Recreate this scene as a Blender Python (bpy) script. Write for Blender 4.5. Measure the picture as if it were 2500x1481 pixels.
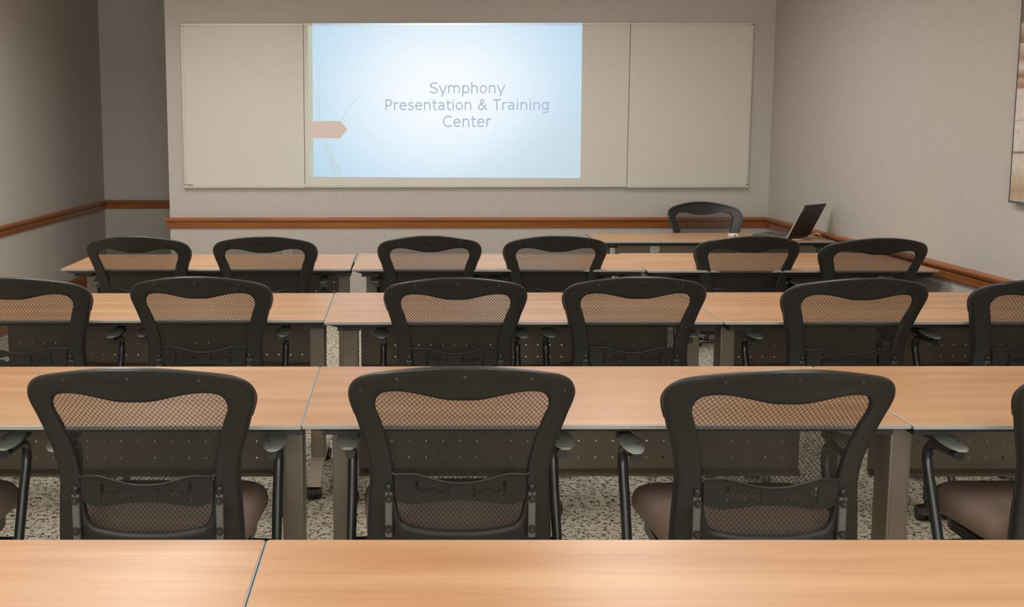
import bpy, bmesh, math, random
from mathutils import Vector, Matrix
from mathutils.geometry import tessellate_polygon
random.seed(7)
for o in list(bpy.data.objects): bpy.data.objects.remove(o)
scn = bpy.context.scene
col = scn.collection
PI = math.pi

# ------------------------------------------------------------ camera
F, CX, CY = 2586.06, 961.96, 605.82
PITCH, YAW, ROLL, CAMH = -0.1187, 0.0046, -0.0017, 1.4868
def cam_rows():
    c, s = math.cos(YAW), math.sin(YAW); A = Matrix(((c, s, 0), (-s, c, 0), (0, 0, 1)))
    c, s = math.cos(PITCH), math.sin(PITCH); B = Matrix(((1, 0, 0), (0, c, s), (0, -s, c)))
    c, s = math.cos(ROLL), math.sin(ROLL); D = Matrix(((c, 0, s), (0, 1, 0), (-s, 0, c)))
    return D @ B @ A
M3 = cam_rows()
cam_d = bpy.data.cameras.new('camera'); cam = bpy.data.objects.new('camera', cam_d); col.objects.link(cam)
R3 = Matrix((M3[0], M3[2], -M3[1])).transposed()
cam.matrix_world = Matrix.Translation((0, 0, CAMH)) @ R3.to_4x4()
cam_d.sensor_fit = 'HORIZONTAL'; cam_d.sensor_width = 36; cam_d.lens = F / 2500 * 36
cam_d.shift_x = (1250 - CX) / 2500; cam_d.shift_y = (CY - 740.5) / 2500
cam_d.clip_start = .02
cam_d.dof.use_dof = True; cam_d.dof.focus_distance = 3.3; cam_d.dof.aperture_fstop = 18
scn.camera = cam

# ------------------------------------------------------------ world, lights, exposure
scn.view_settings.view_transform = 'Standard'; scn.view_settings.look = 'None'
scn.view_settings.exposure = 0.0; scn.view_settings.gamma = 1; scn.view_settings.use_curve_mapping = False
w = bpy.data.worlds.new('world'); scn.world = w; w.use_nodes = True
w.node_tree.nodes['Background'].inputs[0].default_value = (1, .93, .84, 1)
w.node_tree.nodes['Background'].inputs[1].default_value = .05
LIGHTS = [(x, y, p) for y, p in ((-.9, 16), (1.5, 17), (3.9, 18), (6.1, 21.5)) for x in (-1.35, 1.3)]
def area(x, y, z, power, sx=.56, sy=1.15, spread=158, color=(1, .995, .99)):
    d = bpy.data.lights.new('ceiling_or_fill_light', 'AREA'); d.shape = 'RECTANGLE'; d.size = sx; d.size_y = sy
    d.energy = power; d.spread = math.radians(spread); d.color = color
    o = bpy.data.objects.new('ceiling_or_fill_light', d); o.location = (x, y, z); col.objects.link(o); return o
for x, y, p in LIGHTS: area(x, y, 2.683, p * (1.2 if x < 0 else .92))
# added fill light behind the camera, brightening chair backs and under-table panels
wl = area(0, -2.88, 1.75, 155, 4.8, 1.7, 180, (1, .995, .99)); wl.name = 'rear_fill_light'; wl.rotation_euler = (math.radians(90), 0, 0)

# ------------------------------------------------------------ helpers
def lin(c):
    return tuple(((v / 255) / 12.92 if v / 255 <= .04045 else ((v / 255 + .055) / 1.055) ** 2.4) for v in c) + (1,)
def tag(o, label=None, cat=None, group=None, kind=None):
    if label: o['label'] = label
    if cat: o['category'] = cat
    if group: o['group'] = group
    if kind: o['kind'] = kind
    return o
def empty(name, loc=(0, 0, 0), rz=0, parent=None):
    o = bpy.data.objects.new(name, None); col.objects.link(o); o.location = loc; o.rotation_euler = (0, 0, rz)
    o.empty_display_size = .1
    if parent: o.parent = parent
    return o
def link_mesh(name, me, mat=None, parent=None):
    if mat and not me.materials: me.materials.append(mat)
    o = bpy.data.objects.new(name, me); col.objects.link(o)
    if parent: o.parent = parent
    return o
def obj(name, bm, mat, parent=None, smooth=False, angle=40):
    me = bpy.data.meshes.new(name)
    bmesh.ops.recalc_face_normals(bm, faces=bm.faces)
    if smooth:
        for f in bm.faces: f.smooth = True
        for e in bm.edges:
            if len(e.link_faces) == 2 and e.calc_face_angle(0) > math.radians(angle): e.smooth = False
    bm.to_mesh(me); bm.free()
    return link_mesh(name, me, mat, parent)
def copy_tree(o, parent=None):
    c = o.copy(); col.objects.link(c)
    if parent: c.parent = parent
    for ch in list(o.children): copy_tree(ch, c)
    return c
def add_box(bm, x0, x1, y0, y1, z0, z1, bev=0, seg=2):
    r = bmesh.ops.create_cube(bm, size=1, matrix=Matrix.Translation(((x0+x1)/2, (y0+y1)/2, (z0+z1)/2)) @ Matrix.Diagonal((x1-x0, y1-y0, z1-z0, 1)))
    if bev:
        es = set(e for v in r['verts'] for e in v.link_edges)
        bmesh.ops.bevel(bm, geom=list(es), offset=bev, segments=seg, affect='EDGES', profile=.5)
    return bm
def box(*a, **k): return add_box(bmesh.new(), *a, **k)
def add_cyl(bm, p0, p1, r0, r1=None, n=16, caps=True):
    p0, p1 = Vector(p0), Vector(p1); r1 = r0 if r1 is None else r1
    d = p1 - p0; q = d.to_track_quat('Z', 'Y').to_matrix().to_4x4()
    bmesh.ops.create_cone(bm, cap_ends=caps, segments=n, radius1=r0, radius2=r1, depth=d.length,
                          matrix=Matrix.Translation((p0 + p1) / 2) @ q)
    return bm
def cyl(*a, **k): return add_cyl(bmesh.new(), *a, **k)
def catmull(pts, n, closed=False):
    pts = [Vector(p) for p in pts]; out = []; L = len(pts)
    rng = L if closed else L - 1
    for i in range(rng):
        if closed: a, b, c, d = pts[i-1], pts[i], pts[(i+1) % L], pts[(i+2) % L]
        else: a, b, c, d = pts[max(i-1, 0)], pts[i], pts[i+1], pts[min(i+2, L-1)]
        for k in range(n):
            t = k / n
            out.append(.5 * ((2*b) + (c-a)*t + (2*a-5*b+4*c-d)*t*t + (3*b-3*c+d-a)*t**3))
    if not closed: out.append(pts[-1])
    return out
def add_tube(bm, path, rad, n=12, closed=False, caps=True):
    path = [Vector(p) for p in path]; L = len(path); rings = []
    up = None
    for i, p in enumerate(path):
        if closed: t = path[(i+1) % L] - path[i-1]
        else: t = path[min(i+1, L-1)] - path[max(i-1, 0)]
        t.normalize()
        if up is None:
            up = t.orthogonal().normalized()
        up = (up - t * up.dot(t)).normalized(); s = t.cross(up)
        r = rad(i / max(1, L-1)) if callable(rad) else rad
        rings.append([bm.verts.new(p + (up*math.cos(2*PI*k/n) + s*math.sin(2*PI*k/n)) * r) for k in range(n)])
    for i in range(L if closed else L-1):
        a, b = rings[i], rings[(i+1) % L]
        sh = 0
        if closed and i == L-1:
            sh = min(range(n), key=lambda q: (a[0].co - b[q].co).length)
        for k in range(n): bm.faces.new((a[k], a[(k+1) % n], b[(k+1+sh) % n], b[(k+sh) % n]))
    if not closed and caps: bm.faces.new(rings[0][::-1]); bm.faces.new(rings[-1])
    return bm
def tube(*a, **k): return add_tube(bmesh.new(), *a, **k)
def add_loft(bm, rings, cap=True, closed=False):
    vr = [[bm.verts.new(p) for p in r] for r in rings]; n = len(vr[0])
    for i in range(len(vr) if closed else len(vr) - 1):
        a, b = vr[i], vr[(i+1) % len(vr)]
        for k in range(n): bm.faces.new((a[k], a[(k+1) % n], b[(k+1) % n], b[k]))
    if cap and not closed: bm.faces.new(vr[0][::-1]); bm.faces.new(vr[-1])
    return bm
def add_extrude_x(bm, prof, x0, x1):
    return add_loft(bm, [[Vector((x, p[0], p[1])) for p in prof] for x in (x0, x1)])

# ------------------------------------------------------------ materials
def mat(name, base, rough=.5, metal=0, spec=.5):
    m = bpy.data.materials.new(name); m.use_nodes = True; b = m.node_tree.nodes['Principled BSDF']
    b.inputs['Base Color'].default_value = base; b.inputs['Roughness'].default_value = rough
    b.inputs['Metallic'].default_value = metal; b.inputs['Specular IOR Level'].default_value = spec
    return m, m.node_tree, b
class NT:
    def __init__(s, nt): s.nt = nt
    def n(s, t, **k):
        o = s.nt.nodes.new(t)
        for a, v in k.items():
            if a == 'op': o.operation = v
            elif a == 'ins':
                for i, x in v.items():
                    if hasattr(x, 'is_linked') or isinstance(x, bpy.types.NodeSocket): s.nt.links.new(x, o.inputs[i])
                    else: o.inputs[i].default_value = x
            else: setattr(o, a, v)
        return o
    def m(s, op, a, b=0.0, c=None, clamp=False):
        d = {0: a, 1: b}
        if c is not None: d[2] = c
        o = s.n('ShaderNodeMath', op=op, ins=d); o.use_clamp = clamp; return o.outputs[0]
    def link(s, a, b): s.nt.links.new(a, b)
def fine(name, base, rough, scale=400, var=.12, bump=.1, dist=.0006, metal=0, spec=.5, stretch=(1, 1, 1)):
    """plain material with a fine procedural grain in colour and relief"""
    m, nt, b = mat(name, base, rough, metal, spec); g = NT(nt)
    tc = g.n('ShaderNodeTexCoord').outputs['Object']
    mp = g.n('ShaderNodeMapping', ins={0: tc, 3: stretch}).outputs[0]
    nz = g.n('ShaderNodeTexNoise', ins={'Vector': mp, 'Scale': scale, 'Detail': 3.0}).outputs[0]
    hi = tuple(min(1, v*(1+var)) for v in base[:3]) + (1,); lo = tuple(v*(1-var) for v in base[:3]) + (1,)
    mx = g.n('ShaderNodeMix', data_type='RGBA', ins={0: nz, 6: lo, 7: hi})
    g.link(mx.outputs[2], b.inputs['Base Color'])
    bp = g.n('ShaderNodeBump', ins={'Strength': bump, 'Distance': dist, 'Height': nz})
    g.link(bp.outputs[0], b.inputs['Normal'])
    return m
def wood(name, c1, c2, c3, rough=.35, scale=1.0, axis=0, bumpy=.05, coat=0.0, ior=1.5):
    m, nt, b = mat(name, c1, rough); b.inputs['IOR'].default_value = ior; g = NT(nt)
    tc = g.n('ShaderNodeTexCoord').outputs['Object']
    rnd = g.n('ShaderNodeObjectInfo').outputs['Random']
    off = g.n('ShaderNodeCombineXYZ', ins={0: g.m('MULTIPLY', rnd, 31.0), 1: g.m('MULTIPLY', rnd, 17.0), 2: g.m('MULTIPLY', rnd, 5.0)}).outputs[0]
    v = g.n('ShaderNodeVectorMath', op='ADD', ins={0: tc, 1: off}).outputs[0]
    st = [14.0, 14.0, 14.0]; st[axis] = .9
    st2 = [120.0, 120.0, 120.0]; st2[axis] = 4.0
    a = g.n('ShaderNodeTexNoise', ins={'Vector': g.n('ShaderNodeMapping', ins={0: v, 3: tuple(x*scale for x in st)}).outputs[0], 'Scale': 1.0, 'Detail': 4.0, 'Roughness': .55, 'Distortion': .3}).outputs[0]
    f = g.n('ShaderNodeTexNoise', ins={'Vector': g.n('ShaderNodeMapping', ins={0: v, 3: tuple(x*scale for x in st2)}).outputs[0], 'Scale': 1.0, 'Detail': 2.0}).outputs[0]
    r = g.n('ShaderNodeValToRGB', ins={0: a}); e = r.color_ramp.elements
    e[0].position = .3; e[0].color = c2; e[1].position = .72; e[1].color = c3
    k = r.color_ramp.elements.new(.5); k.color = c1
    mx = g.n('ShaderNodeMix', data_type='RGBA', blend_type='MULTIPLY', ins={0: .15, 6: r.outputs[0]})
    ff = g.n('ShaderNodeMapRange', ins={0: f, 1: .3, 2: .7, 3: .55, 4: 1.15}).outputs[0]
    g.link(ff, mx.inputs[7]); g.link(mx.outputs[2], b.inputs['Base Color'])
    bp = g.n('ShaderNodeBump', ins={'Strength': bumpy, 'Distance': .0005, 'Height': f}); g.link(bp.outputs[0], b.inputs['Normal'])
    b.inputs['Coat Weight'].default_value = coat; b.inputs['Coat Roughness'].default_value = .2
    return m
MT = {}
MT['table_wood'] = wood('table_wood', lin((184, 138, 97)), lin((172, 124, 83)), lin((195, 152, 111)), rough=.34, ior=1.66)
MT['rail_wood'] = wood('rail_wood', lin((152, 90, 43)), lin((132, 75, 33)), lin((166, 103, 54)), rough=.38, scale=1.6, coat=.1)
MT['rail_wood_y'] = wood('rail_wood_lengthwise', lin((152, 90, 43)), lin((132, 75, 33)), lin((166, 103, 54)), rough=.38, scale=1.6, axis=1, coat=.1)
MT['edge'] = fine('edge_band_grey', lin((150, 148, 142)), .4, 300, .05, .05)
MT['under'] = fine('table_underside_black', lin((48, 46, 42)), .6, 300)
MT['taupe_metal'] = fine('taupe_powder_coat', lin((131, 120, 105)), .42, 900, .06, .12, metal=.0)
MT['foot_metal'] = fine('light_powder_coat', lin((178, 168, 152)), .42, 900, .05, .1)
MT['plastic'] = fine('black_plastic', lin((34, 34, 31)), .46, 1100, .15, .25, .0004)
MT['plastic_smooth'] = fine('smooth_black_plastic', lin((38, 38, 36)), .3, 500, .1, .05)
MT['tube'] = fine('black_tube_enamel', lin((38, 42, 42)), .32, 200, .1, .03, spec=.8)
MT['bracket'] = fine('dark_grey_steel', lin((104, 105, 101)), .4, 500, .08, .08)
MT['bolt'] = fine('steel_bolt', lin((84, 84, 80)), .25, 300, .08, .05, metal=.7)
MT['chrome'] = fine('dark_chrome', lin((120, 128, 134)), .18, 300, .05, .02, metal=.9)
MT['rubber'] = fine('caster_black', lin((34, 34, 33)), .45, 300)
MT['seat'] = fine('taupe_upholstery', lin((140, 120, 107)), .62, 700, .14, .35, .0008)
MT['frame_alu'] = fine('board_frame_aluminium', lin((202, 198, 186)), .42, 300, .03, .03, metal=.2)
MT['board'] = fine('whiteboard_enamel', lin((208, 203, 190)), .3, 40, .01, .0)
MT['white_plastic'] = fine('white_plastic', lin((225, 222, 212)), .4, 300, .03, .03)
MT['laptop'] = fine('laptop_shell', lin((42, 39, 36)), .5, 800, .1, .1)
MT['screw'] = fine('screw_black', lin((22, 22, 20)), .45, 300)
MT['silver'] = fine('silver_trim', lin((190, 186, 176)), .3, 400, .05, .03, metal=.5)
MT['ceiling'] = fine('ceiling_tile_white', lin((226, 222, 212)), .9, 120, .08, .3)
MT['dark_print'] = fine('dark_print', lin((98, 92, 78)), .6, 500)
MT['cable'] = fine('beige_cable', lin((206, 192, 168)), .5, 300)
MT['lens'] = fine('lens_glass', lin((20, 22, 30)), .05, 100, .02, .0, spec=1)

def wall_mat():
    m, nt, b = mat('wallpaper_taupe', lin((178, 167, 152)), .75, spec=.25); g = NT(nt)
    tc = g.n('ShaderNodeTexCoord').outputs['Object']
    v1 = g.n('ShaderNodeTexNoise', ins={'Vector': g.n('ShaderNodeMapping', ins={0: tc, 3: (260.0, 260.0, 14.0)}).outputs[0], 'Scale': 1.0, 'Detail': 2.0}).outputs[0]
    v2 = g.n('ShaderNodeTexNoise', ins={'Vector': g.n('ShaderNodeMapping', ins={0: tc, 3: (20.0, 20.0, 420.0)}).outputs[0], 'Scale': 1.0, 'Detail': 2.0}).outputs[0]
    s = g.m('MULTIPLY', g.m('ADD', v1, v2), .5)
    mr = g.n('ShaderNodeMapRange', ins={0: s, 1: .35, 2: .65, 3: 0.0, 4: 1.0}).outputs[0]
    mx = g.n('ShaderNodeMix', data_type='RGBA', ins={0: mr, 6: lin((183, 177, 169)), 7: lin((193, 187, 179))})
    g.link(mx.outputs[2], b.inputs['Base Color'])
    bp = g.n('ShaderNodeBump', ins={'Strength': .18, 'Distance': .001, 'Height': s}); g.link(bp.outputs[0], b.inputs['Normal'])
    return m
MT['wall'] = wall_mat()
def carpet_mat():
    m, nt, b = mat('patterned_carpet', (.3, .3, .3, 1), .95, spec=.1); g = NT(nt)
    tc = g.n('ShaderNodeTexCoord').outputs['Object']
    warp = g.n('ShaderNodeTexNoise', ins={'Vector': tc, 'Scale': 60.0, 'Detail': 3.0})
    wv = g.n('ShaderNodeVectorMath', op='SCALE', ins={0: warp.outputs['Color'], 3: .016}).outputs[0]
    v = g.n('ShaderNodeVectorMath', op='ADD', ins={0: tc, 1: wv}).outputs[0]
    vo = g.n('ShaderNodeTexVoronoi', feature='DISTANCE_TO_EDGE', ins={'Vector': v, 'Scale': 62.0}).outputs['Distance']
    vc = g.n('ShaderNodeTexVoronoi', ins={'Vector': v, 'Scale': 62.0}).outputs['Color']
    edge = g.n('ShaderNodeMapRange', ins={0: vo, 1: .05, 2: .20, 3: 0.0, 4: 1.0}).outputs[0]
    mask = g.n('ShaderNodeTexNoise', ins={'Vector': tc, 'Scale': 48.0, 'Detail': 2.5}).outputs[0]
    mk = g.n('ShaderNodeMapRange', ins={0: mask, 1: .47, 2: .58, 3: 1.0, 4: 0.0}).outputs[0]
    e2 = g.m('MAXIMUM', edge, mk)
    pile = g.n('ShaderNodeTexNoise', ins={'Vector': tc, 'Scale': 420.0, 'Detail': 2.0}).outputs[0]
    cc = g.n('ShaderNodeMix', data_type='RGBA', ins={0: g.n('ShaderNodeSeparateColor', ins={0: vc}).outputs[0], 6: lin((196, 188, 168)), 7: lin((218, 208, 188))})
    c2 = g.n('ShaderNodeMix', data_type='RGBA', ins={0: e2, 6: lin((58, 56, 46)), 7: cc.outputs[2]})
    c3 = g.n('ShaderNodeMix', data_type='RGBA', blend_type='MULTIPLY', ins={0: .6, 6: c2.outputs[2], 7: g.n('ShaderNodeMapRange', ins={0: pile, 1: .3, 2: .7, 3: .6, 4: 1.3}).outputs[0]})
    g.link(c3.outputs[2], b.inputs['Base Color'])
    bp = g.n('ShaderNodeBump', ins={'Strength': .4, 'Distance': .002, 'Height': g.m('ADD', e2, g.m('MULTIPLY', pile, .5))}); g.link(bp.outputs[0], b.inputs['Normal'])
    return m
MT['carpet'] = carpet_mat()
def mesh_mat():
    """woven open mesh: slender vertical slits in staggered pairs, open between the threads"""
    m, nt, b = mat('woven_black_mesh', lin((38, 36, 30)), .55); g = NT(nt)
    tc = g.n('ShaderNodeTexCoord').outputs['Object']; s = g.n('ShaderNodeSeparateXYZ', ins={0: tc})
    u = g.m('MULTIPLY', s.outputs[0], 1/.0116); v = g.m('MULTIPLY', s.outputs[2], 1/.0135)
    cu = g.m('COSINE', g.m('MULTIPLY', u, 2*PI)); cv = g.m('COSINE', g.m('MULTIPLY', v, 2*PI))
    f = g.m('ADD', g.m('MULTIPLY', g.m('MULTIPLY', cu, cv), .5), .5)
    slit = g.m('COSINE', g.m('MULTIPLY', u, 8*PI))
    op1 = g.n('ShaderNodeMapRange', ins={0: slit, 1: .70, 2: .0, 3: 0.0, 4: 1.0}).outputs[0]
    op2 = g.n('ShaderNodeMapRange', ins={0: f, 1: .28, 2: .72, 3: .22, 4: 1.0}).outputs[0]
    op = g.m('MULTIPLY', op1, op2)
    op = g.m('ADD', g.m('MULTIPLY', op, .80), .12)
    tr = g.n('ShaderNodeBsdfTransparent'); mx = g.n('ShaderNodeMixShader', ins={0: op})
    g.link(b.outputs[0], mx.inputs[1]); g.link(tr.outputs[0], mx.inputs[2])
    g.link(mx.outputs[0], nt.nodes['Material Output'].inputs['Surface'])
    return m
MT['mesh'] = mesh_mat()

# ------------------------------------------------------------ room
YF, XR, XAE, YAL, HC = 7.986, 2.786, -1.733, 9.832, 2.72
def xl(y): return -2.739 + .0213 * (y - 9.832)
YB = -3.0
def struct(name, bm, m, **k): return tag(obj(name, bm, m, **k), kind='structure')
fl = struct('floor', box(-3.3, 3.0, YB-.1, YAL+.2, -.1, 0), MT['carpet'])
struct('ceiling', box(-3.3, 3.0, YB-.1, YAL+.2, HC, HC+.1), MT['ceiling'])
struct('wall_right', box(XR, XR+.12, YB, YF+.15, 0, HC), MT['wall'])
struct('wall_front', box(XAE, XR+.12, YF, YAL+.1, 0, HC), MT['wall'])
struct('wall_alcove', box(-2.95, XAE, YAL, YAL+.12, 0, HC), MT['wall'])
bm = bmesh.new()
add_loft(bm, [[Vector((xl(y)-.15, y, 0)), Vector((xl(y), y, 0)), Vector((xl(y), y, HC)), Vector((xl(y)-.15, y, HC))] for y in (YB, YAL+.05)])
struct('wall_left', bm, MT['wall'])
struct('wall_back', box(-3.3, 3.0, YB-.12, YB, 0, HC), MT['wall'])
# chair rail profile (out, z): two rounded steps with a groove
RAIL = [(0, .690), (.012, .690), (.017, .695), (.019, .703), (.019, .716), (.023, .722), (.023, .7345), (.008, .7355), (.008, .7385), (.026, .7395), (.028, .743), (.034, .750), (.036, .757), (.034, .764), (.026, .769), (0, .770)]
BASE = [(0, 0), (.016, 0), (.016, .13), (.013, .15), (.006, .165), (0, .168)]
def trim(name, prof, path, m, closed_ends=True):
    """sweep (out, z) along a floor path; out is to the left of the direction of travel"""
    bm = bmesh.new(); P = [Vector((p[0], p[1])) for p in path]; rings = []
    for i, p in enumerate(P):
        d0 = (P[i] - P[i-1]).normalized() if i else None; d1 = (P[i+1] - P[i]).normalized() if i < len(P)-1 else None
        n0 = Vector((-d0.y, d0.x)) if d0 else None; n1 = Vector((-d1.y, d1.x)) if d1 else None
        if d0 is None: n = n1
        elif d1 is None: n = n0
        else:
            n = (n0 + n1); n = n * (1 / max(.2, n.dot(n0)))
        rings.append([Vector((p.x + n.x*o, p.y + n.y*o, z)) for o, z in prof])
    add_loft(bm, rings)
    return struct(name, bm, m, smooth=True, angle=35)
for nm, prof in (('trim', RAIL), ('baseboard', BASE)):
    names = [nm+'_right', nm+'_front', nm+'_alcove', nm+'_left'] if nm == 'baseboard' else ['trim_1', 'trim_2', 'trim_3', 'trim_4']
    trim(names[0], prof, [(XR, YB), (XR, YF)], MT['rail_wood_y'])
    trim(names[1], prof, [(XR, YF), (XAE, YF), (XAE, YF+.6)], MT['rail_wood'])
    trim(names[2], prof, [(XAE, YAL), (xl(YAL), YAL)], MT['rail_wood'])
    trim(names[3], prof, [(xl(YAL), YAL), (xl(YB), YB)], MT['rail_wood_y'])

# ceiling light fixtures
def em_mat(name, rgb, s=1.0):
    m = bpy.data.materials.new(name); m.use_nodes = True; nt = m.node_tree; nt.nodes.clear()
    e = nt.nodes.new('ShaderNodeEmission'); e.inputs[0].default_value = rgb; e.inputs[1].default_value = s
    o = nt.nodes.new('ShaderNodeOutputMaterial'); nt.links.new(e.outputs[0], o.inputs[0]); return m
MT['diffuser'] = em_mat('lamp_diffuser', (1, .93, .83, 1), 2.0)
for i, (x, y, p) in enumerate(LIGHTS):
    lab = 'recessed rectangular ceiling light, %s of the room, %s' % ('left side' if x < 0 else 'right side', ['behind the camera', 'over the nearest table row', 'over the third table row', 'nearest the whiteboard'][i//2])
    t = tag(empty('ceiling_light', (x, y, HC)), lab, 'ceiling light', 'recessed ceiling lights')
    bm = bmesh.new()
    for a in ((-.33, .33, -.63, -.60), (-.33, .33, .60, .63), (-.33, -.30, -.6, .6), (.30, .33, -.6, .6)): add_box(bm, *a, -.03, 0)
    obj('light_frame', bm, MT['white_plastic'], t)
    obj('diffuser', box(-.30, .30, -.60, .60, -.022, -.002), MT['diffuser'], t)

# ------------------------------------------------------------ whiteboard (three sections) and projected slide
YW = YF
def board(x0, x1, z0, z1, depth, label, logo=False, lf=True, rf=True):
    t = tag(empty('whiteboard', ((x0+x1)/2, YW, z0)), label, 'whiteboard', 'wall whiteboard sections')
    h = z1 - z0; hw = (x1-x0)/2
    obj('writing_surface', box(-hw+.002, hw-.002, -depth+.006, -.001, .02, h-.012), MT['board'], t)
    fw = .018
    obj('top_frame', box(-hw, hw, -depth, -.001, h-.020, h, bev=.002), MT['frame_alu'], t)
    bm = bmesh.new(); add_extrude_x(bm, [(-.001, -.002), (-depth, -.002), (-depth-.012, .003), (-depth-.012, .009), (-depth, .016), (-depth, .028), (-.001, .028)], -hw, hw)
    obj('bottom_tray', bm, MT['frame_alu'], t)
    if lf: obj('side_frame', box(-hw, -hw+fw, -depth, -.001, .02, h-.012, bev=.002), MT['frame_alu'], t)
    if rf: obj('side_frame', box(hw-fw, hw, -depth, -.001, .02, h-.012, bev=.002), MT['frame_alu'], t)
    if logo:
        obj('maker_mark', box(-hw+.022, -hw+.066, -depth-.0008, -depth+.001, .0195, .0265), MT['dark_print'], t)
    return t
board(-1.614, -.7065, .995, 2.211, .022, 'narrow left section of the long whiteboard, nearest the dark alcove', logo=True, rf=False)
board(-.7055, 1.7125, .997, 2.212, .022, 'wide middle section of the long whiteboard, carrying the projected slide', lf=False, rf=False)
board(1.7135, 2.620, .992, 2.210, .027, 'narrow right section of the long whiteboard, blank, near the right wall', lf=False)

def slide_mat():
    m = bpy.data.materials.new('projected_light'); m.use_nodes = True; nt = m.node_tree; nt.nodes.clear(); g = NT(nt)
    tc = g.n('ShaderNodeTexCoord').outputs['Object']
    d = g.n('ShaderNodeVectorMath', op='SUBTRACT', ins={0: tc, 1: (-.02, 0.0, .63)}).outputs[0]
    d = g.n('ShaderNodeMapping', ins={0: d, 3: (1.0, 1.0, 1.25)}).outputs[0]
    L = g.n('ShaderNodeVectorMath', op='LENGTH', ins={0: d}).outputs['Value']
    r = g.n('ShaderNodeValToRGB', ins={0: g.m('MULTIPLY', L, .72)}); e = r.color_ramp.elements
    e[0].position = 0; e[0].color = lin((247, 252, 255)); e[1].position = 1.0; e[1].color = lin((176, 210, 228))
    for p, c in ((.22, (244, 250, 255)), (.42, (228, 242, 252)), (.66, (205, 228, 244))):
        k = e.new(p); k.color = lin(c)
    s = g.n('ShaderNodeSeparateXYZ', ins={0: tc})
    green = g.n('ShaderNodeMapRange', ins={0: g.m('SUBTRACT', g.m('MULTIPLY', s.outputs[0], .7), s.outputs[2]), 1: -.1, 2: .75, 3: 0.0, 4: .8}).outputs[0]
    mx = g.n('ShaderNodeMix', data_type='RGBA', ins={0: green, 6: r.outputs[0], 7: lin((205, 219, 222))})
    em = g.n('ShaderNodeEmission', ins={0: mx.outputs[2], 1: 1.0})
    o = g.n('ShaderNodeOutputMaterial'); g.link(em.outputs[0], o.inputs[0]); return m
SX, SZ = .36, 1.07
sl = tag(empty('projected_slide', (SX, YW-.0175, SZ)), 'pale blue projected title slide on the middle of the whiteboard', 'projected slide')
def flat(name, polys, y, m, parent, thick=.0006):
    """flat shapes in the slide plane, polys in slide x,z"""
    bm = bmesh.new()
    for P in polys:
        f = [bm.verts.new((x, y, z)) for x, z in P]; k = [bm.verts.new((x, y+thick, z)) for x, z in P]; n = len(P)
        bm.faces.new(f); bm.faces.new(k[::-1])
        for i in range(n): bm.faces.new((f[i], k[i], k[(i+1) % n], f[(i+1) % n]))
    return obj(name, bm, m, parent)
def sp(u, v):   # photo pixel on the board -> slide coordinates (board scale 0.003087 m per pixel)
    return ((u - 1095) * .003087 + .3825 - SX, (432 - v) * .003042 + 1.074 - SZ)
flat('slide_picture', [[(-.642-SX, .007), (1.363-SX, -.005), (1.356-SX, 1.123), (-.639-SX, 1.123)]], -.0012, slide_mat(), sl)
# the strip of slide that falls on the top frame of the board
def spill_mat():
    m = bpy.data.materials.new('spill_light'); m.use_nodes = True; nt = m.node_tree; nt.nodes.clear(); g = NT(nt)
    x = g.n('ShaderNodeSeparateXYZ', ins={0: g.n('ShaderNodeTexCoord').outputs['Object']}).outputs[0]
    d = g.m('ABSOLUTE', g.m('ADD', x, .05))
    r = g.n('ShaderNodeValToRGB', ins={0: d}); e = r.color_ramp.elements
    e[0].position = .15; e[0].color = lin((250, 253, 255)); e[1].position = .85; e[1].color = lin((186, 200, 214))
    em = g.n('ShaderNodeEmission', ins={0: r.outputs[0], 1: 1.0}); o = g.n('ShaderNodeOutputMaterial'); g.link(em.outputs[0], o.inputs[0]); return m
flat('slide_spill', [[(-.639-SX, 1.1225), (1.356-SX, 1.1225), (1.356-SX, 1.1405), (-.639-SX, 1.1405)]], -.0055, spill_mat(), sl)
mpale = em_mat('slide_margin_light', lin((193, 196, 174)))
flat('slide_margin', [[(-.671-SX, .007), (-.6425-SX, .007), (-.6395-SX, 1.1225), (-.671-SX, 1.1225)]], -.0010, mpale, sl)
flat('slide_arrow', [[sp(754, 294), sp(829, 294), sp(847, 315), sp(829, 336), sp(755, 336)]], -.0022, em_mat('arrow_light', lin((208, 186, 172))), sl)
stalk_m = em_mat('stalk_light', lin((190, 206, 202)))
stalk2_m = em_mat('stalk_light_low', lin((198, 206, 190)))
def stalk(pts, wd, m):
    c = catmull([Vector((*sp(*p), 0)) for p in pts], 8); bm = bmesh.new(); L, Rr = [], []
    for i, p in enumerate(c):
        t = (c[min(i+1, len(c)-1)] - c[max(i-1, 0)]).normalized(); n = Vector((-t.y, t.x, 0)) * wd * (.45 + .55*i/len(c))
        L.append(bm.verts.new((p.x+n.x, -.0016, p.y+n.y))); Rr.append(bm.verts.new((p.x-n.x, -.0016, p.y-n.y)))
    for i in range(len(c)-1): bm.faces.new((L[i], L[i+1], Rr[i+1], Rr[i]))
    return obj('slide_stalk', bm, m, sl)
stalk([(785, 135), (780, 180), (778, 230), (781, 294)], .0022, stalk_m)
stalk([(762, 180), (767, 220), (775, 260), (782, 294)], .0022, stalk_m)
stalk([(878, 232), (858, 252), (842, 275), (832, 294)], .0022, stalk_m)
stalk([(814, 336), (809, 365), (808, 385), (811, 410)], .0024, stalk2_m)
stalk([(789, 336), (797, 368), (808, 400), (821, 431)], .0036, stalk2_m)
stalk([(794, 336), (806, 370), (818, 400), (832, 431)], .0036, stalk2_m)
txt_m = em_mat('title_light', lin((176, 190, 212)))
def ell(cx_, cy_, rx, ry, a0=0, a1=360, n=28):
    return [(cx_ + rx*math.cos(R0(a0+(a1-a0)*k/n)), cy_ + ry*math.sin(R0(a0+(a1-a0)*k/n))) for k in range(n+1)]
def R0(a): return math.radians(a)
def cm(*p): return [(q.x, q.y) for q in catmull([Vector((x, y, 0)) for x, y in p], 5)]
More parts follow.
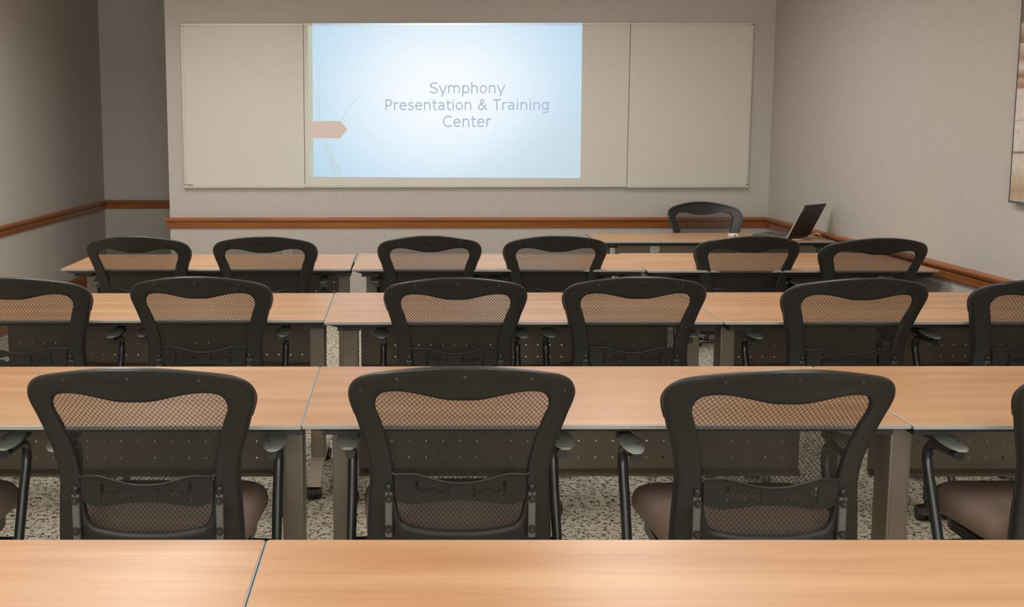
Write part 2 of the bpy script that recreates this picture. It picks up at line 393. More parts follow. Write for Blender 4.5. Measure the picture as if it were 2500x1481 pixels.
ARCH = [(.125, .37), (.17, .44), (.245, .490), (.335, .503), (.43, .475), (.490, .41), (.503, .33), (.503, 0)]
GL = {
 'o': (.607, [ell(.303, .273, .213, .232)]),
 'n': (.633, [[(.125, 0), (.125, .545)], cm(*ARCH)]),
 'h': (.633, [[(.125, 0), (.125, .76)], cm(*ARCH)]),
 'm': (.973, [[(.123, 0), (.123, .545)], cm((.123, .38), (.18, .45), (.26, .495), (.34, .500), (.42, .465), (.478, .40), (.487, .32), (.487, 0)), cm((.487, .38), (.54, .45), (.62, .495), (.70, .500), (.78, .465), (.84, .40), (.850, .32), (.850, 0))]),
 'p': (.623, [[(.125, -.20), (.125, .545)], ell(.336, .273, .205, .230)]),
 'g': (.623, [cm((.498, .545), (.498, .3), (.498, .02), (.475, -.09), (.41, -.150), (.30, -.168), (.20, -.155), (.13, -.13)), ell(.287, .283, .205, .222)]),
 'e': (.596, [[(.095, .29), (.515, .29)], ell(.305, .273, .212, .232, 4, 300) + [(.47, .065), (.515, .09)]]),
 's': (.521, [cm((.43, .455), (.35, .497), (.25, .505), (.15, .465), (.122, .385), (.18, .315), (.30, .275), (.40, .225), (.415, .14), (.34, .062), (.22, .043), (.13, .065), (.07, .105))]),
 'S': (.684, [cm((.60, .61), (.50, .67), (.36, .69), (.21, .655), (.125, .56), (.16, .44), (.30, .385), (.45, .34), (.57, .25), (.56, .13), (.45, .055), (.30, .037), (.17, .065), (.075, .13))]),
 'y': (.592, [[(.045, .545), (.305, -.01)], [(.555, .545), (.215, -.20)]]),
 'r': (.427, [[(.125, 0), (.125, .545)], cm((.125, .36), (.18, .43), (.27, .485), (.345, .497), (.41, .490))]),
 't': (.394, [cm((.160, .70), (.160, .5), (.160, .20), (.18, .09), (.25, .043), (.32, .043), (.375, .055)), [(.03, .500), (.375, .500)]]),
 'a': (.601, [cm((.10, .445), (.20, .488), (.31, .503), (.42, .465), (.465, .37), (.465, .2), (.465, 0)), cm((.465, .308), (.33, .303), (.20, .28), (.115, .22), (.105, .13), (.17, .055), (.27, .043), (.38, .085), (.465, .16))]),
 'i': (.274, [[(.137, 0), (.137, .545)], [(.137, .63), (.137, .72)]]),
 'P': (.603, [[(.125, 0), (.125, .727)], cm((.125, .685), (.23, .685), (.34, .685), (.44, .655), (.503, .57), (.503, .43), (.44, .335), (.34, .305), (.23, .305), (.125, .305))]),
 'T': (.616, [[(.01, .685), (.605, .685)], [(.308, 0), (.308, .70)]]),
 'C': (.698, [ell(.405, .363, .325, .328, 46, 314)]),
 '&': (.727, [cm((.70, .0), (.50, .19), (.30, .40), (.215, .53), (.25, .645), (.34, .692), (.43, .65), (.455, .56), (.40, .47), (.28, .385), (.14, .30), (.085, .19), (.13, .08), (.25, .037), (.38, .06), (.50, .16), (.57, .30), (.595, .40))]),
 ' ': (.352, []),
}
def write_word(word, ox, oz, kx, kz):
    bm = bmesh.new(); pen = 0; hw = .045
    for ch in word:
        adv, strokes = GL[ch]
        for st in strokes:
            P = [Vector((p[0], p[1])) for p in st]; L, Rr = [], []
            closed = (P[0]-P[-1]).length < 1e-4
            for i, p in enumerate(P):
                a = P[i-1] if i else (P[-2] if closed else P[0]); b_ = P[i+1] if i < len(P)-1 else (P[1] if closed else P[-1])
                t = (b_-a).normalized(); n = Vector((-t.y, t.x))*hw
                L.append(bm.verts.new((ox+(pen+p.x+n.x)*kx, -.0026, oz+(p.y+n.y)*kz))); Rr.append(bm.verts.new((ox+(pen+p.x-n.x)*kx, -.0026, oz+(p.y-n.y)*kz)))
            for i in range(len(P)-1): bm.faces.new((L[i], L[i+1], Rr[i+1], Rr[i]))
        pen += adv
    t = obj('slide_text', bm, txt_m, sl); t['kind'] = 'stuff'; return pen
for s_, u0, u1, ybase in (('Symphony', 1046, 1225, 227.5), ('Presentation & Training', 938.5, 1333, 268), ('Center', 1079, 1192, 309)):
    full_w = sum(GL[c][0] for c in s_) - .14
    a, zb = sp(u0, ybase); b_, _ = sp(u1, ybase); k = (b_-a)/full_w; pen = -.06
    for wd_ in s_.split(' '):
        write_word(wd_, a + pen*k, zb, k, k*1.06); pen += sum(GL[c][0] for c in wd_) + .352

# ------------------------------------------------------------ short-throw projector above the board
pr = tag(empty('projector', (.42, YF, 2.415)), 'white short-throw projector on a wall arm above the whiteboard', 'projector')
obj('body', box(-.19, .19, -.62, -.30, .02, .13, bev=.02, seg=3), MT['white_plastic'], pr, smooth=True)
obj('wall_arm', box(-.04, .04, -.34, -.01, .06, .10, bev=.004), MT['frame_alu'], pr)
obj('wall_plate', box(-.10, .10, -.012, -.001, 0, .18, bev=.003), MT['frame_alu'], pr)
obj('lens', cyl((0, -.40, .02), (0, -.40, .012), .045, n=24), MT['lens'], pr)

# ------------------------------------------------------------ picture on the right wall
def picture_mat():
    m, nt, b = mat('facade_photo_print', (.6, .6, .6, 1), .5); g = NT(nt)
    tc = g.n('ShaderNodeTexCoord').outputs['Object']; s = g.n('ShaderNodeSeparateXYZ', ins={0: tc})
    z = s.outputs[2]; y = s.outputs[1]
    nz = g.n('ShaderNodeTexNoise', ins={'Vector': tc, 'Scale': 9.0, 'Detail': 6.0}).outputs[0]
    zz = g.m('ADD', z, g.m('MULTIPLY', g.m('SUBTRACT', nz, .5), .03))
    r = g.n('ShaderNodeValToRGB', ins={0: zz}); e = r.color_ramp.elements; r.color_ramp.interpolation = 'LINEAR'
    stops = [(0, (186, 172, 150)), (.05, (176, 148, 116)), (.10, (190, 172, 150)), (.16, (206, 198, 184)), (.215, (205, 196, 182)), (.222, (86, 76, 62)), (.232, (205, 198, 186)), (.36, (212, 205, 194)), (.365, (178, 168, 152)), (.372, (210, 203, 192)), (.50, (205, 196, 184)), (.51, (150, 112, 88)), (.545, (190, 160, 136)), (.56, (138, 98, 76)), (.60, (212, 200, 184)), (.64, (160, 124, 100)), (.70, (205, 190, 170)), (.705, (120, 90, 72)), (.78, (196, 170, 142)), (.80, (120, 92, 76)), (1, (150, 118, 96))]
    e[0].position = 0; e[0].color = lin(stops[0][1]); e[1].position = 1; e[1].color = lin(stops[-1][1])
    for p, c in stops[1:-1]: k = e.new(p); k.color = lin(c)
    n2 = g.n('ShaderNodeTexNoise', ins={'Vector': tc, 'Scale': 40.0, 'Detail': 4.0}).outputs[0]
    mx = g.n('ShaderNodeMix', data_type='RGBA', blend_type='MULTIPLY', ins={0: .5, 6: r.outputs[0], 7: g.n('ShaderNodeMapRange', ins={0: n2, 1: .3, 2: .7, 3: .78, 4: 1.15}).outputs[0]})
    g.link(mx.outputs[2], b.inputs['Base Color']); return m
pc = tag(empty('wall_picture', (XR, 4.79, 1.125)), 'large pale building facade print in a thin dark frame on the right wall', 'picture')
obj('print', box(-.030, -.002, -1.19, -.005, .005, .995), picture_mat(), pc)
bm = bmesh.new()
for a in ((-1.2, 0, -.004, .004), (-1.2, 0, .996, 1.004), (-.006, 0, .004, .996), (-1.2, -1.194, .004, .996)): add_box(bm, -.032, -.002, a[0], a[1], a[2], a[3])
obj('picture_frame', bm, fine('slate_frame', lin((72, 84, 86)), .4), pc)

# ------------------------------------------------------------ training tables
def caster_bm(r=.026, wd=.022, hood=True):
    bm = bmesh.new()
    for sx in (-1, 1):
        add_cyl(bm, (sx*.004, .012, r), (sx*(.004+wd), .012, r), r, r*.93, n=20)
    # hood over the wheels
    rings = []
    for k in range(9):
        a = PI * k / 8
        rings.append([Vector((x, .012 + math.cos(a)*(r+.003), r + math.sin(a)*(r+.004))) for x in (-wd*.85, wd*.85)])
    v = [[bm.verts.new(p) for p in q] for q in rings]
    c = [bm.verts.new((x, .012, r)) for x in (-wd*.85, wd*.85)]
    for i in range(8):
        bm.faces.new((v[i][0], v[i][1], v[i+1][1], v[i+1][0]))
        bm.faces.new((c[0], v[i][0], v[i+1][0])); bm.faces.new((c[1], v[i+1][1], v[i][1]))
    add_cyl(bm, (0, 0, r*1.5), (0, 0, 2*r+.022), .008, n=12)
    return bm
_tmp = obj('caster', caster_bm(), MT['rubber'], smooth=True, angle=35); CASTER = _tmp.data; bpy.data.objects.remove(_tmp)
_tmp = obj('caster', caster_bm(.029, .026), MT['rubber'], smooth=True, angle=35); CASTER2 = _tmp.data; bpy.data.objects.remove(_tmp)
TH = .737
def top_loops(hw, d, ins, z, r=.004):
    pts = []
    for cx_, cy_, a0 in ((hw-ins-r, ins+r, -PI/2), (hw-ins-r, d-ins-r, 0), (-hw+ins+r, d-ins-r, PI/2), (-hw+ins+r, ins+r, PI)):
        for k in range(4):
            a = a0 + PI/2*k/3; pts.append(Vector((cx_ + r*math.cos(a), cy_ + r*math.sin(a), z)))
    return pts
def table(x0, x1, y0, y1, label, rz=0, panel_near=False, seed=0):
    """origin at the near-left foot end, local x along the length, y away from the camera"""
    W_ = x1 - x0; d = y1 - y0; hw = W_/2
    c = Vector((x0, y0)) + Matrix.Rotation(rz, 2) @ Vector((hw, 0))
    t = tag(empty('training_table', (c.x, c.y, 0), rz), label, 'table', 'wood-top training tables')
    bm = bmesh.new(); add_loft(bm, [top_loops(hw, d, .0030, TH-.004), top_loops(hw, d, .0030, TH)]); obj('tabletop', bm, MT['table_wood'], t)
    bm = bmesh.new(); add_loft(bm, [top_loops(hw, d, .0035, TH-.0125), top_loops(hw, d, 0.0, TH-.0105), top_loops(hw, d, 0.0, TH-.0022), top_loops(hw, d, .0024, TH-.0006), top_loops(hw, d, .0045, TH-.0006)])
    obj('edge_band', bm, MT['edge'], t, smooth=True)
    bm = bmesh.new(); add_loft(bm, [top_loops(hw, d, .052, TH-.032), top_loops(hw, d, .006, TH-.0118), top_loops(hw, d, .006, TH-.011)]); obj('underside', bm, MT['under'], t)
    # long steel beam under the top
    obj('support_beam', box(-hw+.09, hw-.09, .20, .25, TH-.062, TH-.032, bev=.002), MT['under'], t)
    lc = .29
    for s, xc in ((-1, -hw+.090), (1, hw-.048)):
        bm = bmesh.new(); add_box(bm, xc-.029, xc+.029, lc-.045, lc+.045, .115, TH-.034, bev=.004)
        add_box(bm, xc-.021, xc+.021, lc-.0465, lc-.0445, .125, TH-.06)
        leg = obj('leg', bm, MT['taupe_metal'], t, smooth=True)
        # foot: rises from the two tips to the column
        prof = [(.04, .062), (.04, .083), (lc-.10, .118), (lc+.10, .118), (d-.04, .083), (d-.04, .062), (lc+.10, .09), (lc-.10, .09)]
        bm = bmesh.new(); add_extrude_x(bm, prof, xc-.026, xc+.026)
        obj('foot', bm, MT['foot_metal'], t)
        for yy in (.066, d-.066):
            k = link_mesh('caster', CASTER, None, t); k.location = (xc, yy, 0)
            k.rotation_euler = (0, 0, random.uniform(-.5, .5))
        bm = bmesh.new(); add_box(bm, xc-.045, xc+.045, .09, d-.09, TH-.052, TH-.032); obj('mounting_plate', bm, MT['under'], t)
    # perforated modesty panel: every second inch a round hole through the sheet
    yp = .105 if panel_near else min(.51, d-.10); px0, px1 = -hw+.122, hw-.08; pz0, pz1 = .448, TH-.034; P = .0508
    nc = int((px1-px0-.02)/P); xs0 = (px0+px1)/2 - nc*P/2
    bm = bmesh.new(); hr = .0032
    def quad(a, b_, c_, e_, y): 
        bm.faces.new([bm.verts.new((q[0], y, q[1])) for q in (a, b_, c_, e_)])
    z1 = .463; rows = 3
    for y in (yp, yp+.0015):
        quad((px0, pz0), (px1, pz0), (px1, z1), (px0, z1), y)
        zt = z1 + rows*P; quad((px0, zt), (px1, zt), (px1, pz1), (px0, pz1), y)
        quad((px0, z1), (xs0, z1), (xs0, zt), (px0, zt), y); quad((xs0+nc*P, z1), (px1, z1), (px1, zt), (xs0+nc*P, zt), y)
        for i in range(nc):
            for j in range(rows):
                a0, b0 = xs0+i*P, z1+j*P; cx_, cz_ = a0+P/2, b0+P/2
                if j == 2 and i not in (0, nc-1):
                    quad((a0, b0), (a0+P, b0), (a0+P, b0+P), (a0, b0+P), y); continue
                sq = [(a0+P, cz_), (a0+P, b0+P), (cx_, b0+P), (a0, b0+P), (a0, cz_), (a0, b0), (cx_, b0), (a0+P, b0)]
                ci = [(cx_+hr*math.cos(PI/4*k), cz_+hr*math.sin(PI/4*k)) for k in range(8)]
                for k in range(8): quad(sq[k], sq[(k+1) % 8], ci[(k+1) % 8], ci[k], y)
    add_extrude_x(bm, [(yp, pz0-.012), (yp, pz0+.006), (yp-.016, pz0-.002), (yp-.020, pz0-.008), (yp-.018, pz0-.012)], px0, px1)
    obj('modesty_panel', bm, MT['taupe_metal'], t)
    return t
R_ = math.radians
table(-1.766, -.2420, 1.233, 1.842, 'nearest table at the bottom left of the photo, left of the seam')
table(-.2400, 1.284, 1.233, 1.842, 'nearest table at the bottom of the photo, right of the seam, filling the foreground')
table(-1.768, -.2440, 2.566, 3.209, 'left table of the row behind the foreground tables, at the left photo edge')
table(-.2430, 1.276, 2.570, 3.209, 'middle table of the row behind the foreground tables, lilac tint at its left end')
table(1.279, 2.745, 2.566, 3.209, 'right table of the row behind the foreground tables, at the right photo edge', rz=0)
table(-1.812, -.2855, 3.984, 4.625, 'left table of the third row from the camera, at the left photo edge')
table(-.2835, 1.226, 3.940, 4.634, 'middle table of the third row from the camera, pinkish from the slide reflection')
table(1.2290, 2.750, 3.937, 4.634, 'right table of the third row from the camera, reaching the right wall')
table(-1.747, -.2495, 5.405, 6.011, 'left table of the fourth row, its free left corner near the left wall', rz=R_(-.2))
table(-.2420, 1.258, 5.385, 6.035, 'middle table of the fourth row, washed pale violet by the slide', rz=R_(-1.3))
table(1.2640, 2.740, 5.325, 6.040, 'right table of the fourth row, its end touching the wooden chair rail', rz=R_(-.1))
desk = table(1.262, 2.752, 6.640, 7.145, 'presenter table near the whiteboard, with the laptop on it', panel_near=True)

# ------------------------------------------------------------ chairs
def sa(z): t = max(-.2, min(1, (.95-z)/.35)); return .15*math.sin(PI/2*t)
def sg(z): t = max(0, min(1, (.95-z)/.35)); return .075 - .025*t
def surf(x, z, off=0): return Vector((x, sa(z) + sg(z)*(x/.26)**2 + off, z))
KO = [(0.0, .951), (.0485, .950), (.1005, .944), (.1445, .936), (.1865, .9265), (.219, .9165), (.242, .9035), (.2575, .886), (.2655, .8625), (.2625, .838), (.2535, .8105), (.2435, .7775), (.234, .7445), (.226, .716), (.2195, .6875), (.216, .6585), (.2155, .634), (.217, .5995), (.2195, .5645), (.221, .5295), (.2225, .4945), (.2215, .4605), (.2145, .4295), (.187, .4155), (.0995, .4205), (0.0, .424)]
KI = [(0.0, .859), (.0375, .860), (.0715, .867), (.1065, .8745), (.1375, .878), (.1635, .8765), (.185, .8695), (.1965, .8565), (.2015, .8405), (.1995, .822), (.190, .7965), (.1825, .7705), (.175, .7445), (.1685, .715), (.164, .6935), (.160, .668), (.157, .640), (.1545, .6055), (.1515, .5785), (.1475, .555), (.1405, .538), (.1275, .527), (.099, .5215), (.066, .5175), (.033, .516), (0.0, .516)]
def full(K): return K + [(-x, z) for x, z in K[-2:0:-1]]
LO = catmull([Vector((x, z, 0)) for x, z in full(KO)], 3, closed=True)
LI = catmull([Vector((x, z, 0)) for x, z in full(KI)], 3, closed=True)
def back_frame_bm():
    bm = bmesh.new(); rings = []
    S = [0, .012, .05, .14, .32, .5, .68, .86, .95, .988, 1]
    for o, i in zip(LO, LI):
        wd = (o - i).length; r = []
        for s in S:
            p = o.lerp(i, s); e = min(1, min(s, 1-s)/.14)
            k = math.sqrt(max(0, 1-(1-e)**2)); dish = .006*math.exp(-((s-.55)/.28)**2) if wd > .07 else 0
            r.append(surf(p.x, p.y, -.002 - .013*k + dish))
        for s in S[::-1]:
            p = o.lerp(i, s); e = min(1, min(s, 1-s)/.14); k = math.sqrt(max(0, 1-(1-e)**2))
            r.append(surf(p.x, p.y, .002 + .008*k))
        rings.append(r)
    return add_loft(bm, rings, closed=True)
def inside(P, x, z):
    c = False
    for i in range(len(P)):
        (x0, z0), (x1, z1) = P[i-1], P[i]
        if (z0 > z) != (z1 > z) and x < (x1-x0)*(z-z0)/(z1-z0) + x0: c = not c
    return c
def prism(bm, outer, holes, off0, off1):
    """plate with openings that follows the curved back; inner points keep the curve smooth"""
    from mathutils.geometry import delaunay_2d_cdt
    pts, edges, loops = [], [], []
    for P in [outer] + holes:
        s = len(pts); n = len(P); pts += [Vector(p) for p in P]; edges += [(s+i, s+(i+1) % n) for i in range(n)]
    for i in range(-19, 20):
        for j in range(9):
            x, z = i*.0085, .578 + j*.0085
            if inside(outer, x, z) and not any(inside(h, x, z) for h in holes) and min((Vector((x, z))-p).length for p in pts[:len(pts)]) > .0022: pts.append(Vector((x, z)))
    vs, _, fs, _, _, _ = delaunay_2d_cdt(pts, edges, [], 0, 1e-6)
    a = [bm.verts.new(surf(p.x, p.y, off0)) for p in vs]; b_ = [bm.verts.new(surf(p.x, p.y, off1)) for p in vs]
    cnt = {}
    for f in fs:
        c = sum((vs[i] for i in f), Vector((0, 0))) / len(f)
        if not inside(outer, c.x, c.y) or any(inside(h, c.x, c.y) for h in holes): continue
        bm.faces.new([a[i] for i in f]); bm.faces.new([b_[i] for i in f][::-1])
        for q in range(len(f)):
            k = (f[q], f[(q+1) % len(f)])
            if (k[1], k[0]) in cnt: del cnt[(k[1], k[0])]
            else: cnt[k] = 1
    for i, j in cnt: bm.faces.new((a[i], b_[i], b_[j], a[j]))
    for v in [v for v in bm.verts if not v.link_faces]: bm.verts.remove(v)
    return bm
def sym(pts): return pts + [(-x, z) for x, z in pts[::-1] if x > 1e-6]
def lumbar_bm():
    T = [(0, .638), (.0325, .640), (.0745, .6495), (.1075, .6575), (.131, .6565), (.157, .653)]
    B = [(.1565, .598), (.148, .5885), (.1245, .5825), (.092, .5855), (.0425, .594), (0, .596)]
    tc_ = [(p.x, p.y) for p in catmull([Vector((x, z, 0)) for x, z in T], 3)]
    bc_ = [(p.x, p.y) for p in catmull([Vector((x, z, 0)) for x, z in B], 3)]
    half = tc_ + bc_; outer = half + [(-x, z) for x, z in half[::-1] if x > 1e-6]
    H = [(.1075, .6405), (.1000, .6405), (.1000, .6235), (.076, .6225), (.071, .6265), (.0635, .6280), (.056, .6265), (.051, .6215), (.0345, .6215), (.0345, .6300), (.0270, .6300), (.0270, .6050), (.0345, .6050), (.0345, .6135), (.051, .6135), (.056, .6085), (.0635, .6070), (.071, .6085), (.076, .6130), (.1000, .6140), (.1000, .5950), (.1075, .5950)]
    bm = bmesh.new(); prism(bm, outer, [H, [(-x, z) for x, z in H[::-1]]], -.016, -.012)
    # rolled rear lip along the upper edge, hooked at both ends
    lip = [surf(x, z+.0010, -.017) for x, z in [(-x, z) for x, z in tc_[::-1]] + tc_[1:]]
    lip = [surf(-.1635, .658, -.013)] + lip + [surf(.1635, .658, -.013)]
    add_tube(bm, lip, .0028, n=8)
    return bm
def mesh_bm():
    bm = bmesh.new(); half = KI
    rows = 34; z0, z1 = .512, .884
    def xr(z):  # outermost reach of the opening at this height (hidden edge lies in the frame)
        best = .150
        for (a, b_), (c, d) in zip(half[5:], half[6:]):
            if (b_-z)*(d-z) <= 0 and abs(b_-d) > 1e-6: return a + (c-a)*(z-b_)/(d-b_) + .010
        return .150 if z < .53 else .17
    cols = 20; V = []
    for j in range(rows+1):
        z = z0 + (z1-z0)*j/rows; X = xr(z) if .53 < z < .872 else (.13 if z <= .53 else .185)
        V.append([bm.verts.new(surf(-X + 2*X*i/cols, z, .0)) for i in range(cols+1)])
    for j in range(rows):
        for i in range(cols): bm.faces.new((V[j][i], V[j][i+1], V[j+1][i+1], V[j+1][i]))
    return bm
def round_rect(hx, y0, y1, r, n=5, ins=0):
    out = []
    for cx_, cy_, a0 in ((hx-r, y0+r, -PI/2), (hx-r, y1-r, 0), (-hx+r, y1-r, PI/2), (-hx+r, y0+r, PI)):
        for k in range(n):
            a = a0 + PI/2*k/(n-1); out.append((cx_ + (r-ins)*math.cos(a), cy_ + (r-ins)*math.sin(a)))
    return out
def seat_bm():
    bm = bmesh.new(); rings = []
    y0, y1 = .205, .60
    for ins, z in ((.055, .422), (.030, .426), (.012, .438), (.0, .455), (-.003, .475), (.001, .493), (.012, .508), (.030, .517), (.055, .5215), (.085, .524)):
        r = []
        for x, y in round_rect(.238, y0, y1, .085, 7, ins):
            # the front rolls down, the rear is a touch narrower
            t = max(0, (y-(y1-.14))/.14); k = 1 - .12*max(0, (.38-y)/.2)
            r.append(Vector((x*k, y, z - .035*t*t)))
        rings.append(r)
    add_loft(bm, rings, cap=False)
    vs = list(bm.verts); n = len(rings[0]); top = vs[-n:]; bot = vs[:n]
    bm.faces.new(bot[::-1])
    # dished top centre
    prev = top
    for s, dz in ((.66, .001), (.33, -.004)):
        ring = []
        c = Vector((0, .40, .524))
        for v in top:
            p = c.lerp(v.co, s); p.z = v.co.z*s + c.z*(1-s) + dz; ring.append(bm.verts.new(p))
        for k in range(n): bm.faces.new((prev[k], prev[(k+1) % n], ring[(k+1) % n], ring[k]))
        prev = ring
    bm.faces.new(prev)
    return bm
def arm_path(s):
    P = [(.272, .345, .643), (.272, .42, .640), (.272, .475, .632), (.272, .502, .607), (.272, .500, .570), (.272, .465, .49), (.274, .405, .365), (.278, .335, .262), (.286, .235, .205), (.294, .150, .180), (.298, .115, .155), (.298, .110, .085)]
    return catmull([Vector((s*x, y, z)) for x, y, z in P], 4)
def make_chair():
    t = empty('office_chair')
    obj('back_frame', back_frame_bm(), MT['plastic'], t, smooth=True, angle=50)
    bm = bmesh.new(); rim = [surf(p.x*.984, p.y - (.0075 if p.y > .8 else 0), .011) for p in LO]
    add_tube(bm, rim, .0052, n=8, closed=True); obj('rim', bm, MT['plastic_smooth'], t, smooth=True)
    obj('mesh_back', mesh_bm(), MT['mesh'], t, smooth=True, angle=80)
    obj('lumbar_support', lumbar_bm(), MT['plastic'], t, smooth=True, angle=30)
    scr = None
    for x, z in ((0, .927), (.151, .916), (-.151, .916), (.2345, .8755), (-.2345, .8755), (.1955, .6955), (-.1955, .6955)):
        p = surf(x, z, -.0135)
        if scr is None:
            bm = bmesh.new(); add_cyl(bm, (0, .002, 0), (0, -.0014, 0), .0052, .0044, n=12)
            q = obj('screw', bm, MT['screw'], t, smooth=True, angle=30); scr = q.data
        else: q = link_mesh('screw', scr, None, t)
        q.location = p
    bd = None
    for s in (-1, 1):
        bm = bmesh.new(); p0 = surf(s*.171, .56)
        pts = [surf(s*.171, z) for z in (.500, .53, .56, .595, .611)]
        add_loft(bm, [[Vector((p.x+dx, p.y+dy, p.z)) for dx, dy in ((-.0085, -.014), (-.0085, -.023), (-.006, -.0255), (.006, -.0255), (.0085, -.023), (.0085, -.014))] for p in pts])
        br = obj('bracket', bm, MT['bracket'], t, smooth=True, angle=30)
        for z in (.596, .521):
            p = surf(s*.171, z)
            bm = bmesh.new(); add_cyl(bm, (p.x, p.y-.024, z), (p.x, p.y-.028, z), .0098, .0098, n=20); obj('washer', bm, MT['plastic_smooth'], br, smooth=True, angle=30)
            bm = bmesh.new(); add_cyl(bm, (p.x, p.y-.028, z), (p.x, p.y-.0315, z), .0062, .005, n=16); add_cyl(bm, (p.x, p.y-.0312, z), (p.x, p.y-.0325, z), .0024, n=6)
            obj('bolt', bm, MT['bolt'], br, smooth=True, angle=30)
        p = surf(s*.171, .622); bm = bmesh.new()
        bmesh.ops.create_uvsphere(bm, u_segments=14, v_segments=8, radius=.0092, matrix=Matrix.Translation((p.x, p.y-.018, .622)))
        add_cyl(bm, (p.x, p.y-.018, .608), (p.x, p.y-.018, .622), .0082, n=14)
        obj('knob', bm, MT['plastic_smooth'], t, smooth=True)
    obj('seat', seat_bm(), MT['seat'], t, smooth=True, angle=60)
    bm = bmesh.new(); rr = [round_rect(.215, .22, .55, .08, 6, i) for i in (.0, .0)]
    add_loft(bm, [[Vector((x, y, z)) for x, y in rr[0]] for z in (.398, .426)]); obj('seat_pan', bm, MT['plastic_smooth'], t)
    # carrier tying seat, back and side tubes together
    bm = bmesh.new()
    for y in (.20, .46): add_tube(bm, [(-.276, y if y < .3 else .43, .375 if y > .3 else .30), (-.20, y, .366), (.20, y, .366), (.276, y if y < .3 else .43, .375 if y > .3 else .30)], .011, n=10)
    obj('seat_support', bm, MT['tube'], t, smooth=True)
    for s in (-1, 1):
        bm = bmesh.new(); add_tube(bm, [Vector((s*.171, .175, .52)), Vector((s*.171, .175, .43)), Vector((s*.171, .19, .385)), Vector((s*.171, .24, .366))], .012, n=10)
        obj('back_post', bm, MT['tube'], t, smooth=True)
        ap = arm_path(s); a = obj('arm_tube', tube(ap, .0135, n=14), MT['tube'], t, smooth=True)
        # broad soft armrest pad; black mounting block extended forward as painted tabletop shadow
        bm = bmesh.new(); rings = []
        N = 12
        for k in range(N+1):
            u = k/N; y = .322 + .125*u; e = math.sin(PI*min(1, max(.0, (u*.92+.04)))) ** .38
            hw = .031*e; zc = .668 + .006*u - .005*(1-u)**2; th = .0085*e
            rings.append([Vector((s*.277 + hw*math.cos(2*PI*q/14), y, zc + th*math.sin(2*PI*q/14)*(.8 if math.sin(2*PI*q/14) > 0 else 1))) for q in range(14)])
        add_loft(bm, rings); obj('arm_pad', bm, MT['pad'], a, smooth=True, angle=60)
        obj('pad_mount_and_shade', box(s*.275-.017, s*.275+.017, .362, .510, .648, .6745, bev=.005), MT['plastic_smooth'], a)
        P = [(s*.276, .42, .375), (s*.262, .46, .325), (s*.225, .53, .235), (s*.196, .585, .16), (s*.190, .597, .12), (s*.190, .600, .085)]
        obj('leg', tube(catmull([Vector(p) for p in P], 4), .0115, n=12), MT['chrome'], t, smooth=True)
        for (x, y) in ((s*.298, .110), (s*.190, .600)):
            c = link_mesh('caster', CASTER2, None, t); c.location = (x, y, 0); c.rotation_euler = (0, 0, random.uniform(-.7, .7))
    return t
MT['pad'] = fine('arm_pad_grey_black', lin((146, 148, 140)), .36, 500, .06, .1)
chair0 = make_chair()
used = False
def place(x, y, label, group, rz=0, zs=1.0):
    global used
    o = copy_tree(chair0) if used else chair0
    if used:
        for c in o.children:
            if c.name.startswith('caster'): c.rotation_euler.z = random.uniform(-.9, .9)
    used = True
    o.location = (x, y, 0); o.rotation_euler = (0, 0, rz); o.scale = (1, 1, zs)
    tag(o, label, 'chair', group)
    return o
G2, G3, G4 = 'mesh-back chairs of the nearest chair row', 'mesh-back chairs of the middle chair row', 'mesh-back chairs of the chair row nearest the whiteboard'
place(-1.285, 2.285, 'black chair cut by the left photo edge, only seat and arm in view', G2)
place(-.598, 2.275, 'large black mesh-back chair, left of the three full chairs nearest the camera', G2)
place(.146, 2.290, 'large black mesh-back chair, middle of the three full chairs nearest the camera', G2)
place(.872, 2.255, 'large black mesh-back chair, right of the three full chairs nearest the camera', G2)
place(1.695, 2.27, 'black chair cut by the right photo edge, brown seat in view, nearest row', G2)
place(-1.405, 3.745, 'black mesh-back chair cut by the left photo edge in the middle chair row', G3, zs=.985)
place(-.736, 3.765, 'black mesh-back chair second from left in the middle chair row', G3, zs=.985)
place(.209, 3.735, 'black mesh-back chair third from left in the middle chair row', G3, zs=.985)
place(.872, 3.750, 'black mesh-back chair fourth from left in the middle chair row, beside a table seam', G3, zs=.985)
place(1.671, 3.715, 'black mesh-back chair second from right in the middle chair row', G3, zs=.985)
place(2.360, 3.715, 'black mesh-back chair cut by the right photo edge in the middle chair row', G3, zs=.985)
place(-1.320, 5.205, 'black mesh-back chair leftmost in the row nearest the whiteboard', G4, zs=.975)
place(-.677, 5.196, 'black mesh-back chair second from left in the row nearest the whiteboard', G4, zs=.975)
place(.156, 5.220, 'black mesh-back chair third from left in the row nearest the whiteboard', G4, zs=.975)
place(.795, 5.220, 'black mesh-back chair fourth from left in the row nearest the whiteboard', G4, zs=.975)
place(1.759, 5.190, 'black mesh-back chair second from right in the row nearest the whiteboard, before the laptop', G4, zs=.975)
place(2.349, 5.090, 'black mesh-back chair rightmost in the row nearest the whiteboard, by the wooden rail', G4, zs=.975)
place(2.150, 7.570, 'black mesh-back chair facing the class behind the presenter table', 'presenter chair', rz=PI + R_(2), zs=.965)

# ------------------------------------------------------------ laptop, adapter, cable, sockets
hn = Vector((2.470, 6.723)); hf = Vector((2.672, 6.885)); hd = (hf-hn).normalized(); bd_ = Vector((-hd.y, hd.x))
ang = math.atan2(hd.y, hd.x)
Lw = (hf-hn).length
lt = tag(empty('laptop', (hn.x, hn.y, TH), ang), 'open black laptop on the presenter table, lid tilted toward the right wall', 'laptop')
